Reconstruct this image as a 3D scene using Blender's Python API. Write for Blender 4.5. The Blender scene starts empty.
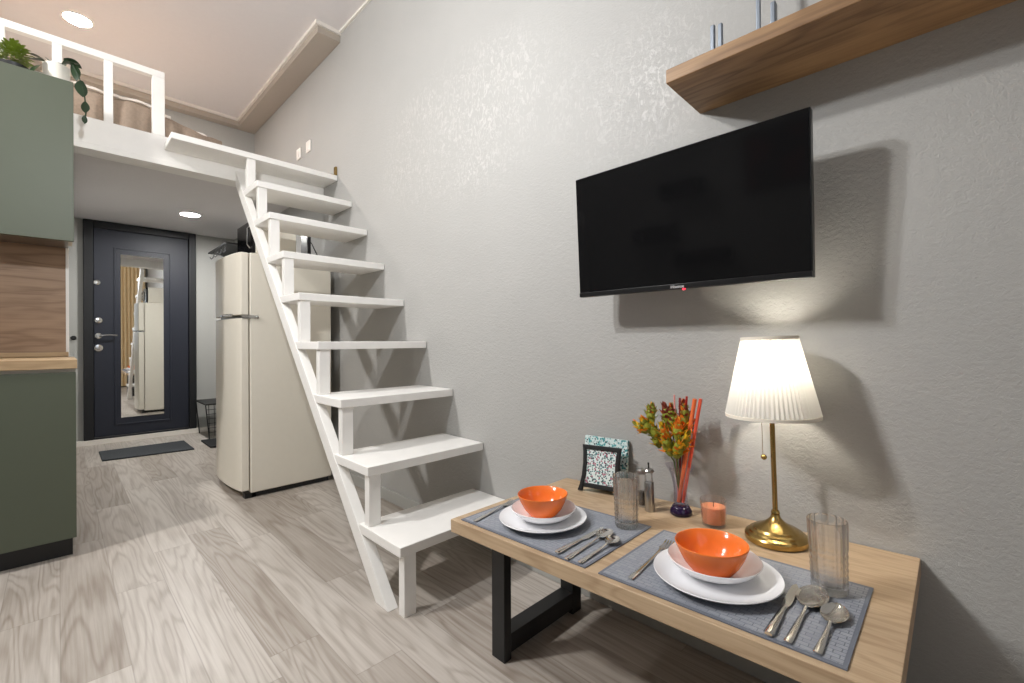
import bpy, bmesh, math, random
from mathutils import Matrix, Vector
random.seed(7)
PI = math.pi
S = bpy.context.scene
C = S.collection
R = math.radians

# ------------------------------------------------------------------ helpers
def lin(r, g, b):
    f = lambda c: (c/255)/12.92 if c <= 10 else (((c/255)+.055)/1.055)**2.4
    return (f(r), f(g), f(b), 1.0)

class MB:
    """collects shapes into one bmesh"""
    def __init__(s): s.bm = bmesh.new(); s.mi = 0
    def _f(s, vs):
        try:
            f = s.bm.faces.new(vs); f.material_index = s.mi; return f
        except ValueError: return None
    def box(s, x0, x1, y0, y1, z0, z1, M=None):
        P = [Vector((x, y, z)) for z in (z0, z1) for y in (y0, y1) for x in (x0, x1)]
        if M: P = [M @ p for p in P]
        v = [s.bm.verts.new(p) for p in P]
        for q in ((0,2,3,1),(4,5,7,6),(0,1,5,4),(2,6,7,3),(0,4,6,2),(1,3,7,5)): s._f([v[i] for i in q])
        return s
    def prism(s, poly, a, b, axis=0):
        """poly in the two other axes (cyclic order), extruded along axis"""
        def mk(p, t):
            if axis == 0: return (t, p[0], p[1])
            if axis == 1: return (p[0], t, p[1])
            return (p[0], p[1], t)
        A = [s.bm.verts.new(mk(p, a)) for p in poly]; B = [s.bm.verts.new(mk(p, b)) for p in poly]
        n = len(poly)
        s._f(A[::-1]); s._f(B)
        for i in range(n): s._f([A[i], A[(i+1) % n], B[(i+1) % n], B[i]])
        return s
    def rings(s, rings, closed=True, caps=True):
        V = [[s.bm.verts.new(p) for p in r] for r in rings]
        n = len(V[0])
        for a, b in zip(V, V[1:]):
            for i in range(n if closed else n-1): s._f([a[i], a[(i+1) % n], b[(i+1) % n], b[i]])
        if caps and closed: s._f(V[0][::-1]); s._f(V[-1])
        return s
    def lathe(s, prof, n=48, c=(0,0,0), fn=None, caps=True):
        rs = []
        for k, (r, z) in enumerate(prof):
            row = []
            for i in range(n):
                a = 2*PI*i/n
                rr = max(fn(r, z, a, k) if fn else r, 1e-5)
                row.append((c[0]+rr*math.cos(a), c[1]+rr*math.sin(a), c[2]+z))
            rs.append(row)
        return s.rings(rs, True, caps)
    def tube(s, pts, r, n=10, taper=None):
        pts = [Vector(p) for p in pts]; rs = []
        up = None
        for i, p in enumerate(pts):
            d = (pts[min(i+1, len(pts)-1)] - pts[max(i-1, 0)]).normalized()
            if up is None: up = d.orthogonal().normalized()
            up = (up - d*up.dot(d)).normalized(); w = d.cross(up)
            rr = r if taper is None else r*taper[i]
            rs.append([p + (up*math.cos(2*PI*k/n) + w*math.sin(2*PI*k/n))*rr for k in range(n)])
        return s.rings(rs)
    def ball(s, c, r, n=16, sc=(1,1,1)):
        pr = [(math.sin(PI*k/(n//2))*r, -math.cos(PI*k/(n//2))*r) for k in range(n//2+1)]
        rs = []
        for (rr, z) in pr:
            rr = max(rr, 1e-5)
            rs.append([(c[0]+rr*math.cos(2*PI*i/n)*sc[0], c[1]+rr*math.sin(2*PI*i/n)*sc[1], c[2]+z*sc[2]) for i in range(n)])
        return s.rings(rs)
    def blade(s, L, W, bend, M, nl=6, shape=None, cup=.15):
        """a leaf: grid along +Y, bending down"""
        rows = []
        ang = 0; y = z = 0; st = L/nl
        for i in range(nl+1):
            t = i/nl
            w = W*.5*(shape(t) if shape else max(.03, math.sin(PI*min(1, t*.96+.04))**.75))
            rows.append([M @ Vector((-w, y, z+cup*w)), M @ Vector((0, y, z)), M @ Vector((w, y, z+cup*w))])
            ang -= bend/nl
            y += st*math.cos(ang); z += st*math.sin(ang)
        V = [[s.bm.verts.new(p) for p in r] for r in rows]
        for a, b in zip(V, V[1:]):
            for i in range(2): s._f([a[i], a[i+1], b[i+1], b[i]])
        return s

def obj(name, mb, mats, parent=None, smooth=35, bevel=0, seg=2, M=None):
    bmesh.ops.recalc_face_normals(mb.bm, faces=mb.bm.faces)
    me = bpy.data.meshes.new(name); mb.bm.to_mesh(me); mb.bm.free()
    for m in (mats if isinstance(mats, (list, tuple)) else [mats]): me.materials.append(m)
    if smooth:
        me.shade_smooth(); me.set_sharp_from_angle(angle=R(smooth))
    o = bpy.data.objects.new(name, me); C.objects.link(o)
    if parent: o.parent = parent
    if M is not None: o.matrix_local = M
    if bevel:
        b = o.modifiers.new('Bevel', 'BEVEL'); b.width = bevel; b.segments = seg; b.limit_method = 'ANGLE'; b.angle_limit = R(40)
        b.harden_normals = True
    return o

def tag(o, label, cat, group=None, kind=None):
    o['label'] = label; o['category'] = cat
    if group: o['group'] = group
    if kind: o['kind'] = kind
    return o
def thing(name, label, cat, M=None, group=None, kind=None):
    o = bpy.data.objects.new(name, None); C.objects.link(o); o.empty_display_size = .05
    if M is not None: o.matrix_world = M
    return tag(o, label, cat, group, kind)
def struct(name, mb, mat, label, cat, **k):
    return tag(obj(name, mb, mat, **k), label, cat, kind='structure')
def T(x, y, z): return Matrix.Translation((x, y, z))
def RZ(d): return Matrix.Rotation(R(d), 4, 'Z')
def RX(d): return Matrix.Rotation(R(d), 4, 'X')
def RY(d): return Matrix.Rotation(R(d), 4, 'Y')
def copy_tree(o, parent=None):
    c = o.copy(); C.objects.link(c)
    if parent: c.parent = parent
    for ch in [q for q in o.children]: copy_tree(ch, c)
    return c

# ------------------------------------------------------------------ materials
class NT:
    def __init__(s, name):
        s.m = bpy.data.materials.new(name); s.m.use_nodes = True
        s.t = s.m.node_tree; s.b = s.t.nodes['Principled BSDF']; s.out = s.t.nodes['Material Output']
    def n(s, typ, ins=None, **pr):
        nd = s.t.nodes.new(typ)
        for k, v in pr.items(): setattr(nd, k, v)
        for k, v in (ins or {}).items(): s.set(nd.inputs[k], v)
        return nd
    def set(s, sock, v):
        if hasattr(v, 'outputs'): v = v.outputs[0]
        if isinstance(v, bpy.types.NodeSocket): s.t.links.new(v, sock)
        else: sock.default_value = v
    def math(s, op, a, b=None, c=None):
        nd = s.t.nodes.new('ShaderNodeMath'); nd.operation = op
        for i, v in enumerate((a, b, c)):
            if v is not None: s.set(nd.inputs[i], v)
        return nd.outputs[0]
    def coord(s, kind='Object', scale=(1,1,1), rot=(0,0,0), loc=(0,0,0)):
        tc = s.t.nodes.new('ShaderNodeTexCoord')
        mp = s.n('ShaderNodeMapping', {'Vector': tc.outputs[kind], 'Scale': scale, 'Rotation': rot, 'Location': loc})
        return mp.outputs[0]
    def noise(s, vec, scale, detail=4, rough=.55, dist=0):
        nd = s.n('ShaderNodeTexNoise', {'Vector': vec, 'Scale': scale, 'Detail': detail, 'Roughness': rough, 'Distortion': dist})
        return nd.outputs[0]
    def ramp(s, fac, stops, interp='LINEAR'):
        nd = s.n('ShaderNodeValToRGB', {'Fac': fac}); cr = nd.color_ramp; cr.interpolation = interp
        while len(cr.elements) < len(stops): cr.elements.new(.5)
        for e, (p, c) in zip(cr.elements, stops): e.position = p; e.color = c if len(c) == 4 else (*c, 1)
        return nd.outputs[0]
    def mix(s, fac, a, b, blend='MIX'):
        nd = s.t.nodes.new('ShaderNodeMix'); nd.data_type = 'RGBA'; nd.blend_type = blend
        s.set(nd.inputs[0], fac); s.set(nd.inputs[6], a); s.set(nd.inputs[7], b)
        return nd.outputs[2]
    def bump(s, h, strength=.3, dist=.01):
        nd = s.n('ShaderNodeBump', {'Height': h, 'Strength': strength, 'Distance': dist})
        s.set(s.b.inputs['Normal'], nd.outputs[0])
    def p(s, **k):
        for key, v in k.items(): s.set(s.b.inputs[key.replace('_', ' ')], v)
        return s

def plain(name, col, rough=.5, metal=0, **k):
    t = NT(name); t.p(Base_Color=lin(*col), Roughness=rough, Metallic=metal, **k)
    return t.m
def painted(name, col, rough=.45, amt=.04, bs=.03, scale=40):
    t = NT(name); v = t.coord()
    n = t.noise(v, scale, 5)
    c = lin(*col); d = tuple(x*(1-amt*2) for x in c[:3])+(1,)
    t.p(Base_Color=t.ramp(n, [(.3, d), (.7, c)]), Roughness=rough); t.bump(n, bs, .004)
    return t.m

def plaster(name, base, patch=True):
    t = NT(name); v = t.coord()
    big = t.noise(v, 1.7, 3, .5)
    med = t.noise(v, 9, 6, .62, 1.2)
    fine = t.noise(v, 85, 5, .6, 1.6)
    c0 = lin(*base); c1 = tuple(x*.86 for x in c0[:3])+(1,); c2 = tuple(min(1, x*1.1) for x in c0[:3])+(1,)
    col = t.ramp(t.noise(v, 3.2, 4, .5), [(.3, tuple(x*.96 for x in c0[:3])+(1,)), (.7, c0)])
    rough = .62
    if patch:
        # silky flecks of the decorative plaster
        vs = t.coord(scale=(1, 1, .55), rot=(.6, 0, 0))
        fl = t.noise(vs, 34, 4, .7, 2.2)
        fl = t.ramp(fl, [(.5, (0,0,0)), (.62, (1,1,1))])
        area = t.ramp(big, [(.5, (0,0,0)), (.62, (1,1,1))])
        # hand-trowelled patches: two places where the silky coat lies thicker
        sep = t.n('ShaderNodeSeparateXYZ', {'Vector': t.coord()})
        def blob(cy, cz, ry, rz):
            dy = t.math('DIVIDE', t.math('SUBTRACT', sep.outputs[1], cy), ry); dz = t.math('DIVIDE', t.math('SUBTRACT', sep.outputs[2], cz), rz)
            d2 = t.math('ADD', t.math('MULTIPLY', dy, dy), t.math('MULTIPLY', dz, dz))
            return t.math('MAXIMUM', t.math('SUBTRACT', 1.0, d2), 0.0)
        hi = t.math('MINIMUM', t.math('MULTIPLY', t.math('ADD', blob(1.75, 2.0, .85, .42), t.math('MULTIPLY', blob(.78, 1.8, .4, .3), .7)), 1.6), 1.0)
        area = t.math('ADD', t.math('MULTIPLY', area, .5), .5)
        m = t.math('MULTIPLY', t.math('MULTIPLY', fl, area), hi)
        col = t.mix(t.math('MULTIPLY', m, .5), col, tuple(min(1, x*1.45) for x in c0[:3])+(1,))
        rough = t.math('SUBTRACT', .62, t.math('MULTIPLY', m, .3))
    wr = t.n('ShaderNodeTexVoronoi', {'Vector': t.coord(scale=(1, .75, 1.2)), 'Scale': 90, 'Randomness': 1}, feature='SMOOTH_F1').outputs[0]
    h = t.math('ADD', t.math('MULTIPLY', fine, .8), t.math('ADD', t.math('MULTIPLY', med, .12), t.math('MULTIPLY', wr, .35)))
    t.p(Base_Color=col, Roughness=rough); t.bump(h, .5, .0042)
    return t.m

def wood(name, light, dark, axis='Y', plank=None, scale=1.0, rough=.5, contrast=1.0, bs=.05, rf=62, rp_=1.6, st=(4.6, .75), var=.24):
    """oak grain along an axis; plank=(width,length) cuts it into boards"""
    t = NT(name)
    rot = {'Y': (0,0,0), 'X': (0,0,PI/2), 'Z': (PI/2,0,0)}[axis]
    v = t.coord(rot=rot)
    sp = t.n('ShaderNodeSeparateXYZ', {'Vector': v}); X, Y, Z = sp.outputs
    seam = None
    if plank:
        w, L = plank
        px = t.math('FLOOR', t.math('DIVIDE', X, w))
        ro = t.n('ShaderNodeTexWhiteNoise', {'W': px}, noise_dimensions='1D').outputs[0]
        yy = t.math('ADD', t.math('DIVIDE', Y, L), ro)
        py = t.math('FLOOR', yy)
        idv = t.n('ShaderNodeCombineXYZ', {'X': px, 'Y': py, 'Z': 3.7}).outputs[0]
        wn = t.n('ShaderNodeTexWhiteNoise', {'Vector': idv}, noise_dimensions='3D')
        rid = wn.outputs[0]
        fx = t.math('ABSOLUTE', t.math('SUBTRACT', t.math('FRACT', t.math('DIVIDE', X, w)), .5))
        fy = t.math('ABSOLUTE', t.math('SUBTRACT', t.math('FRACT', yy), .5))
        seam = t.math('MAXIMUM', t.math('GREATER_THAN', fx, .5-.0016/w), t.math('GREATER_THAN', fy, .5-.0016/L))
        off = t.n('ShaderNodeVectorMath', {0: wn.outputs[1], 1: (37., 53., 19.)}, operation='MULTIPLY').outputs[0]
        vv = t.n('ShaderNodeVectorMath', {0: v, 1: off}, operation='ADD').outputs[0]
    else:
        vv = v; rid = .5
    m1 = t.n('ShaderNodeMapping', {'Vector': vv, 'Scale': (st[0]*scale, st[1]*scale, st[0]*scale)}).outputs[0]
    n1 = t.noise(m1, 1.0, 3, .5, .35)
    rings = t.math('ADD', t.math('MULTIPLY', t.math('SINE', t.math('MULTIPLY', n1, rf)), .5), .5)
    m2 = t.n('ShaderNodeMapping', {'Vector': vv, 'Scale': (120*scale, 3.2*scale, 120*scale)}).outputs[0]
    n2 = t.noise(m2, 1.0, 5, .6)
    n3 = t.noise(t.n('ShaderNodeMapping', {'Vector': vv, 'Scale': (7*scale, 1.3*scale, 7*scale)}).outputs[0], 1, 4, .6)
    f = t.math('ADD', t.math('MULTIPLY', t.math('POWER', rings, rp_), .26*contrast), t.math('ADD', t.math('MULTIPLY', n2, .55), t.math('MULTIPLY', n3, .5)))
    f = t.math('ADD', f, t.math('MULTIPLY', t.math('SUBTRACT', rid, .5), var))
    L_, D_ = lin(*light), lin(*dark)
    mid = tuple((a+b)/2 for a, b in zip(L_, D_))
    col = t.ramp(f, [(.3, L_), (.62, mid), (.98, D_)])
    if seam is not None: col = t.mix(t.math('MULTIPLY', seam, .28), col, tuple(x*.5 for x in D_[:3])+(1,))
    t.p(Base_Color=col, Roughness=rough); t.bump(n2, bs, .002)
    return t.m

def terrazzo(name, ground, flecks, scale, rough=.35):
    t = NT(name); v = t.coord()
    vo = t.n('ShaderNodeTexVoronoi', {'Vector': v, 'Scale': scale, 'Randomness': 1})
    sep = t.n('ShaderNodeSeparateColor', {'Color': vo.outputs['Color']})
    n = len(flecks); st = [(0, ground)]
    for i, c in enumerate(flecks): st.append((.12+.88*i/n, c))
    col = t.ramp(sep.outputs[0], [(p, lin(*c)) for p, c in st], 'CONSTANT')
    msk = t.math('LESS_THAN', vo.outputs['Distance'], .62)
    t.p(Base_Color=t.mix(msk, lin(*ground), col), Roughness=rough)
    return t.m

def glass(name, col=(1,1,1,1), rough=0.0, ior=1.47):
    t = NT(name); t.p(Base_Color=col, Roughness=rough, IOR=ior, Transmission_Weight=1.0)
    return t.m
def clear(name, col=(1,1,1,1), ior=1.45, body=0.0):
    # thin clear glass: see-through with a Fresnel reflection
    t = NT(name); t.t.nodes.remove(t.b)
    tr = t.n('ShaderNodeBsdfTransparent', {'Color': col}); gl = t.n('ShaderNodeBsdfGlossy', {'Color': (1,1,1,1), 'Roughness': .02})
    lw = t.n('ShaderNodeLayerWeight', {'Blend': .5})
    fr = t.math('ADD', t.math('MULTIPLY', t.math('POWER', lw.outputs['Facing'], 2.5), .6), .05)
    mx = t.n('ShaderNodeMixShader', {0: fr, 1: tr.outputs[0], 2: gl.outputs[0]}); last = mx
    if body:
        gs_ = t.n('ShaderNodeBsdfGlass', {'Color': (1,1,1,1), 'Roughness': 0, 'IOR': 1.4})
        last = t.n('ShaderNodeMixShader', {0: body, 1: mx.outputs[0], 2: gs_.outputs[0]})
    t.t.links.new(last.outputs[0], t.out.inputs['Surface']); return t.m
def emit(name, col, strength):
    t = NT(name); t.p(Base_Color=(0,0,0,1), Emission_Color=col, Emission_Strength=strength)
    return t.m

M = {}
M['wall'] = plaster('grey_plaster', (170, 169, 166))
M['wall2'] = plaster('grey_wall_paint', (172, 172, 168), patch=False)
M['ceil'] = painted('ceiling_paint', (224, 220, 220), .8, .01, .02)
M['wall3'] = painted('mid_grey_wall_paint', (132, 131, 128), .8, .01, .02)
M['soffit'] = painted('soffit_paint', (176, 166, 154), .8, .01, .02)
M['cornice'] = painted('cornice_paint', (230, 225, 217), .7, .01, .02)
M['white'] = painted('white_gloss_paint', (242, 240, 236), .38, .015, .06, 18)
M['floor'] = wood('grey_oak_laminate', (196, 189, 181), (136, 124, 112), 'Y', (.148, 1.22), 1.0, .42, .8, rf=150, rp_=2.4, st=(4.0, .42), var=.34)
M['oak'] = wood('pale_oak_top', (202, 177, 145), (152, 124, 94), 'Y', None, 1.7, .45, .7, rf=80, rp_=2.5)
M['oak_x'] = wood('worktop_oak', (196, 170, 134), (160, 132, 98), 'X', None, 1.4, .45, .8)
M['oak_dark'] = wood('backsplash_oak', (178, 150, 124), (128, 102, 80), 'X', None, 1.3, .5, 1.0)
M['shelf'] = wood('brown_oak_shelf', (172, 136, 96), (112, 82, 54), 'Y', None, 1.4, .5, 1.0)
M['green'] = painted('sage_green_front', (83, 89, 74), .5, .01, .02, 8)
M['cabinet_white'] = plain('cabinet_carcass', (225, 220, 210), .5)
M['plinth'] = plain('black_plinth', (18, 18, 19), .4)
M['navy'] = painted('navy_door_paint', (24, 29, 43), .5, .03, .05, 60)
M['navy_dark'] = painted('navy_frame_paint', (7, 9, 15), .5, .03, .05, 60)
M['mirror'] = plain('mirror_glass', (245, 247, 247), .02, 1.0)
M['chrome'] = plain('polished_chrome', (215, 215, 214), .12, 1.0)
M['steel'] = plain('cutlery_steel', (226, 224, 220), .13, 1.0)
M['brushed'] = plain('brushed_steel', (168, 166, 163), .3, 1.0)
M['fridge'] = painted('cream_fridge_enamel', (232, 226, 212), .32, .01, .02, 30)
M['black'] = plain('black_powder_coat', (20, 21, 22), .45)
M['black_plastic'] = plain('black_plastic', (15, 15, 17), .3)
M['screen'] = plain('tv_screen_glass', (17, 17, 18), .07, Specular_IOR_Level=.22)
M['brass'] = plain('antique_brass', (178, 150, 92), .24, 1.0)
M['gloss_white'] = plain('white_porcelain', (238, 238, 240), .14)
M['orange'] = plain('orange_glaze', (234, 122, 50), .14)
M['wax'] = plain('orange_wax', (244, 150, 108), .5, Subsurface_Weight=.3, Subsurface_Radius=(.02,.008,.004), Subsurface_Scale=.5)
M['glass'] = clear('clear_crystal', (1,1,1,1), 1.5, .45)
M['thin_glass'] = clear('clear_glass', (1,1,1,1), 1.4, .12)
M['violet'] = clear('violet_glass', (.90,.885,.93,1), 1.45)
M['violet_dark'] = plain('deep_violet_glass', (44, 26, 62), .08, Transmission_Weight=.25)
M['mat_door'] = painted('charcoal_rubber', (52, 56, 60), .8, .12, .4, 160)
M['rubber_black'] = painted('black_rubber', (22, 23, 25), .7, .1, .3, 160)
M['grey_metal'] = plain('grey_steel', (138, 146, 156), .38, .8)
M['blanket'] = painted('taupe_blanket', (158, 141, 125), .9, .1, .3, 70)
M['sheet'] = painted('white_cotton', (232, 226, 218), .9, .03, .2, 90)
M['dark_leaf'] = painted('dark_leaf', (38, 62, 36), .35, .15, .1, 30)
M['bright_leaf'] = painted('lime_leaf', (134, 156, 52), .5, .2, .1, 60)
M['stem'] = plain('green_stem', (92, 104, 48), .5)
M['curtain'] = painted('sand_curtain', (214, 190, 150), .9, .06, .2, 40)
M['plate_white'] = plain('white_switch_plastic', (236, 232, 226), .35)
M['y_petal'] = plain('yellow_petal', (240, 190, 40), .5)
M['o_petal'] = plain('orange_petal', (236, 132, 36), .5)
M['g_petal'] = plain('green_bract', (140, 146, 48), .5)
M['r_petal'] = plain('dark_red_petal', (140, 62, 46), .5)
M['led'] = emit('led_white', (1, .98, .95, 1), 420)
M['led_warm'] = emit('led_warm', (1, .91, .84, 1), 370)
M['standby'] = emit('standby_red', (1, .03, .06, 1), 2)
M['logo'] = plain('logo_silver', (225, 226, 228), .4)
M['terrazzo'] = terrazzo('speckled_print', (222, 232, 230), [(222,232,230), (74,140,136), (40,44,52), (222,232,230), (168,92,112), (60,104,110)], 210)
M['terrazzo_teal'] = terrazzo('teal_speckled_print', (214, 228, 226), [(70,150,152), (214,228,226), (36,64,70), (110,176,176), (180,196,196)], 150)
M['pale_pot'] = painted('white_ceramic_pot', (226, 222, 212), .5, .03, .05)
M['soil'] = painted('potting_soil', (44, 34, 26), .9, .2, .5, 120)

# placemat: basket weave in the vinyl
t = NT('woven_vinyl'); v = t.coord(rot=(0,0,PI/2))
br = t.n('ShaderNodeTexBrick', {'Vector': v, 'Scale': 1.0, 'Mortar Size': .0012, 'Mortar Smooth': 1.0, 'Bias': 0.0,
     'Brick Width': .021, 'Row Height': .0105, 'Color1': lin(152,156,164), 'Color2': lin(141,145,154), 'Mortar': lin(118,122,132)}, offset=.5)
t.p(Base_Color=br.outputs['Color'], Roughness=.5)
t.bump(t.math('SUBTRACT', 1.0, br.outputs['Fac']), .6, .002)
M['placemat'] = t.m
M['mat_edge'] = plain('placemat_edge', (108, 113, 124), .6)

# lampshade: pleated cloth that lets the bulb shine through
t = NT('lampshade_cloth')
df = t.n('ShaderNodeBsdfDiffuse', {'Color': (.92, .9, .86, 1)}); tl = t.n('ShaderNodeBsdfTranslucent', {'Color': (.23, .222, .205, 1)})
mx = t.n('ShaderNodeMixShader', {0: .5, 1: df, 2: tl}); t.t.links.new(mx.outputs[0], t.out.inputs['Surface'])
M['shade'] = t.m
M['shade_trim'] = plain('shade_trim', (236, 230, 216), .8)
M['bulb'] = emit('bulb_glow', (1, .93, .8, 1), 90)

# ------------------------------------------------------------------ camera
cam = bpy.data.cameras.new('camera'); co = bpy.data.objects.new('camera', cam); C.objects.link(co)
a, p, rl = R(45.355), R(-.0088), R(-.2486)
f = Vector((math.sin(a)*math.cos(p), math.cos(a)*math.cos(p), math.sin(p)))
r0 = Vector((math.cos(a), -math.sin(a), 0)); u0 = r0.cross(f)
rt = r0*math.cos(rl) + u0*math.sin(rl); up = -r0*math.sin(rl) + u0*math.cos(rl)
co.matrix_world = Matrix(((rt.x, up.x, -f.x, 0), (rt.y, up.y, -f.y, 0), (rt.z, up.z, -f.z, .95), (0,0,0,1)))
cam.sensor_width = 36; cam.sensor_fit = 'HORIZONTAL'; cam.lens = 447.5*36/1024; cam.clip_start = .02
S.camera = co

# ------------------------------------------------------------------ room shell
XR, XL, YF, YB, ZC = 1.388, -2.3, -1.35, 5.75, 3.113
struct('floor', MB().box(XL, XR, YF, YB, -.06, 0), M['floor'], 'grey oak plank laminate floor of the whole room', 'floor')
struct('wall_right', MB().box(XR, XR+.12, YF-.1, YB+.1, -.06, ZC+.1), M['wall'], 'long grey textured plaster wall behind the television and stairs', 'wall')
struct('wall_back', MB().box(XL, XR, YB, YB+.1, -.06, 2.3), M['wall2'], 'grey entry wall around the navy door', 'wall')
struct('wall_left', MB().box(XL-.1, XL, YF-.1, YB+.1, -.06, ZC+.1), M['wall3'], 'plain side wall across the room from the television', 'wall')
struct('ceiling', MB().box(XL, XR, YF, 5.0, ZC, ZC+.1), M['ceil'], 'pale high ceiling above the room and the loft', 'ceiling')
struct('wall_loft', MB().box(XL, XR, 5.0, 5.1, 2.17, ZC+.1), M['wall2'], 'beige wall at the far end of the sleeping loft', 'wall')
mb = MB()
mb.box(XL, -1.5, YF-.1, YF, -.06, ZC+.1); mb.box(.75, XR, YF-.1, YF, -.06, ZC+.1)
mb.box(-1.5, .75, YF-.1, YF, -.06, .8); mb.box(-1.5, .75, YF-.1, YF, 2.5, ZC+.1)
struct('wall_front', mb, M['wall3'], 'window wall at the near end of the room', 'wall')
w = thing('window_1', 'wide white framed window in the near end wall', 'window', kind='structure')
mb = MB()
for x0, x1 in ((-1.5, -1.43), (-.41, -.34), (.68, .75)): mb.box(x0, x1, YF-.09, YF-.02, .8, 2.5)
mb.box(-1.43, .68, YF-.09, YF-.02, .8, .87); mb.box(-1.43, .68, YF-.09, YF-.02, 2.43, 2.5)
obj('window_frame', mb, M['white'], w)
obj('window_pane', MB().box(-1.43, .68, YF-.06, YF-.054, .87, 2.43), M['thin_glass'], w)
# kitchen partition and corridor wall below the loft
struct('wall_kitchen', MB().box(XL, .036, 3.335, 3.45, 0, 2.0), M['wall2'], 'partition wall behind the green kitchen units', 'wall')
struct('wall_corridor', MB().box(-.08, .036, 3.45, YB, 0, 2.105), M['wall2'], 'corridor wall left of the navy door', 'wall')
# loft slab, fascia beam
struct('floor_loft', MB().box(XL, XR, 3.45, YB, 2.105, 2.15), M['ceil'], 'white loft deck that forms the low ceiling over the entry', 'loft floor')
mb = MB(); mb.box(XL, XR, 3.33, 3.45, 2.03, 2.176); mb.box(XL, XR, 3.318, 3.45, 2.0, 2.032)
struct('trim_1', mb, M['white'], 'white fascia beam along the front edge of the loft', 'beam', bevel=.003)
# soffit along the wall and the loft's end
mb = MB(); mb.box(1.231, XR, 3.045, 5.0, 3.043, ZC); mb.box(XL, 1.231, 4.916, 5.0, 3.043, ZC)
struct('trim_2', mb, M['soffit'], 'boxed taupe soffit under the loft ceiling by the wall', 'soffit', bevel=.002)
mb = MB(); mb.box(1.214, 1.231, 3.028, 4.899, 3.088, ZC); mb.box(1.231, XR, 3.028, 3.045, 3.088, ZC); mb.box(XL, 1.231, 4.899, 4.916, 3.088, ZC)
mb.box(XR-.014, XR, YF, 3.028, 3.1, ZC)
struct('trim_3', mb, M['cornice'], 'narrow pale cornice strip where ceiling meets soffit and wall', 'cornice')
struct('baseboard_right', MB().box(XR-.014, XR, YF, YB-.014, 0, .07), M['wall2'], 'low grey baseboard along the television wall', 'baseboard', bevel=.003)
struct('baseboard_back', MB().box(.036, XR, YB-.05, YB, 0, .047), M['cornice'], 'pale baseboard under the navy door', 'baseboard', bevel=.003)

# ------------------------------------------------------------------ entry door
d = thing('door_1', 'navy blue metal entry door with tall mirror and chrome locks', 'door', kind='structure')
y0 = 5.72
mb = MB(); mb.box(.158, .228, y0-.02, YB, .048, 2.1); mb.box(.958, 1.022, y0-.02, YB, .048, 2.1); mb.box(.228, .958, y0-.02, YB, 2.03, 2.1); mb.box(.228, .958, y0-.02, YB, .048, .068)
obj('door_frame', mb, M['navy_dark'], d, bevel=.006)
obj('door_leaf', MB().box(.23, .956, y0, YB-.002, .068, 2.03), M['navy'], d, bevel=.003)
mb = MB()
for (x0, x1, z0, z1) in ((.37,.385,.16,1.87), (.795,.81,.16,1.87), (.385,.795,.16,.175), (.385,.795,1.855,1.87)): mb.box(x0, x1, y0-.007, y0+.005, z0, z1)
obj('door_moulding', mb, M['navy'], d, bevel=.003)
obj('mirror', MB().box(.42, .748, y0-.006, y0+.003, .232, 1.805), M['mirror'], d)
for nm, (x, z, r_) in (('lock', (.253, 1.52, .026)), ('lock', (.262, 1.164, .03)), ('lock', (.262, .905, .034))):
    o = obj(nm, MB().lathe([(r_, 0), (r_, .006), (r_*.9, .012), (r_*.3, .014)], 28), M['chrome'], d, M=T(x, y0, z) @ RX(90))
    obj('keyhole', MB().lathe([(r_*.32, .012), (r_*.3, .02)], 16), M['brushed'], o)
o = obj('door_handle', MB().lathe([(.026, 0), (.026, .008), (.012, .012), (.011, .045)], 24), M['chrome'], d, M=T(.262, y0, 1.02) @ RX(90))
mb = MB(); mb.tube([(.262, y0-.045, 1.02), (.29, y0-.048, 1.023), (.34, y0-.046, 1.028), (.392, y0-.04, 1.024)], .0085, 10, [1, 1, .95, .8])
obj('handle_lever', mb, M['chrome'], d)
tag(obj('bell_switch', MB().lathe([(.02, 0), (.02, .008), (.012, .018)], 20), M['black'], M=T(.094, YB, 1.0) @ RX(90)), 'small dark round bell button on the wall left of the navy door', 'button')

def downlight(x, y, z, r_, mat, label):
    t = thing('ceiling_downlight', label, 'light', T(x, y, z), 'recessed ceiling lights')
    obj('rim', MB().lathe([(r_, 0), (r_+.012, 0), (r_+.01, -.006), (r_, -.008), (r_, 0)], 40, caps=False), M['white'], t)
    obj('diffuser', MB().lathe([(r_, -.001), (r_*.98, -.005)], 40), mat, t)
downlight(.094, 4.152, ZC, .07, M['led_warm'], 'round recessed light glowing in the high ceiling above the loft')
downlight(.83, 4.87, 2.105, .07, M['led'], 'round recessed light glowing in the low entry ceiling')

# ------------------------------------------------------------------ kitchen
KX = .053
k = thing('base_cabinet', 'sage green lower kitchen unit on a black plinth', 'cabinet', T(0, 2.78, 0))
obj('carcass', MB().box(-1.4, KX-.001, .022, .55, .09, .836), M['cabinet_white'], k)
for x0, x1 in ((-1.4, -.702), (-.698, KX)): obj('door', MB().box(x0, x1, 0, .02, .088, .822), M['green'], k, bevel=.0015)
obj('plinth', MB().box(-1.4, KX-.012, .05, .5, 0, .088), M['plinth'], k)
tag(obj('worktop', MB().box(-1.42, KX+.004, 2.772, 3.33, .838, .879), M['oak_x'], bevel=.002), 'oak worktop slab lying on the green lower unit', 'worktop')
b = thing('backsplash', 'brown oak backsplash panel between worktop and upper unit', 'backsplash')
obj('panel', MB().box(-1.42, .026, 3.318, 3.333, .88, 1.45), M['oak_dark'], b)
obj('edge_trim', MB().box(.026, .038, 3.312, 3.333, .88, 1.45), M['white'], b)
obj('bottom_rail', MB().box(-1.42, .036, 3.298, 3.318, .88, .905), M['oak_x'], b, bevel=.003)
k = thing('wall_cabinet', 'sage green upper kitchen unit with plants on top', 'cabinet', T(0, 3.03, 0))
obj('carcass', MB().box(-1.4, KX-.003, .022, .286, 1.462, 2.21), M['cabinet_white'], k)
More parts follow.
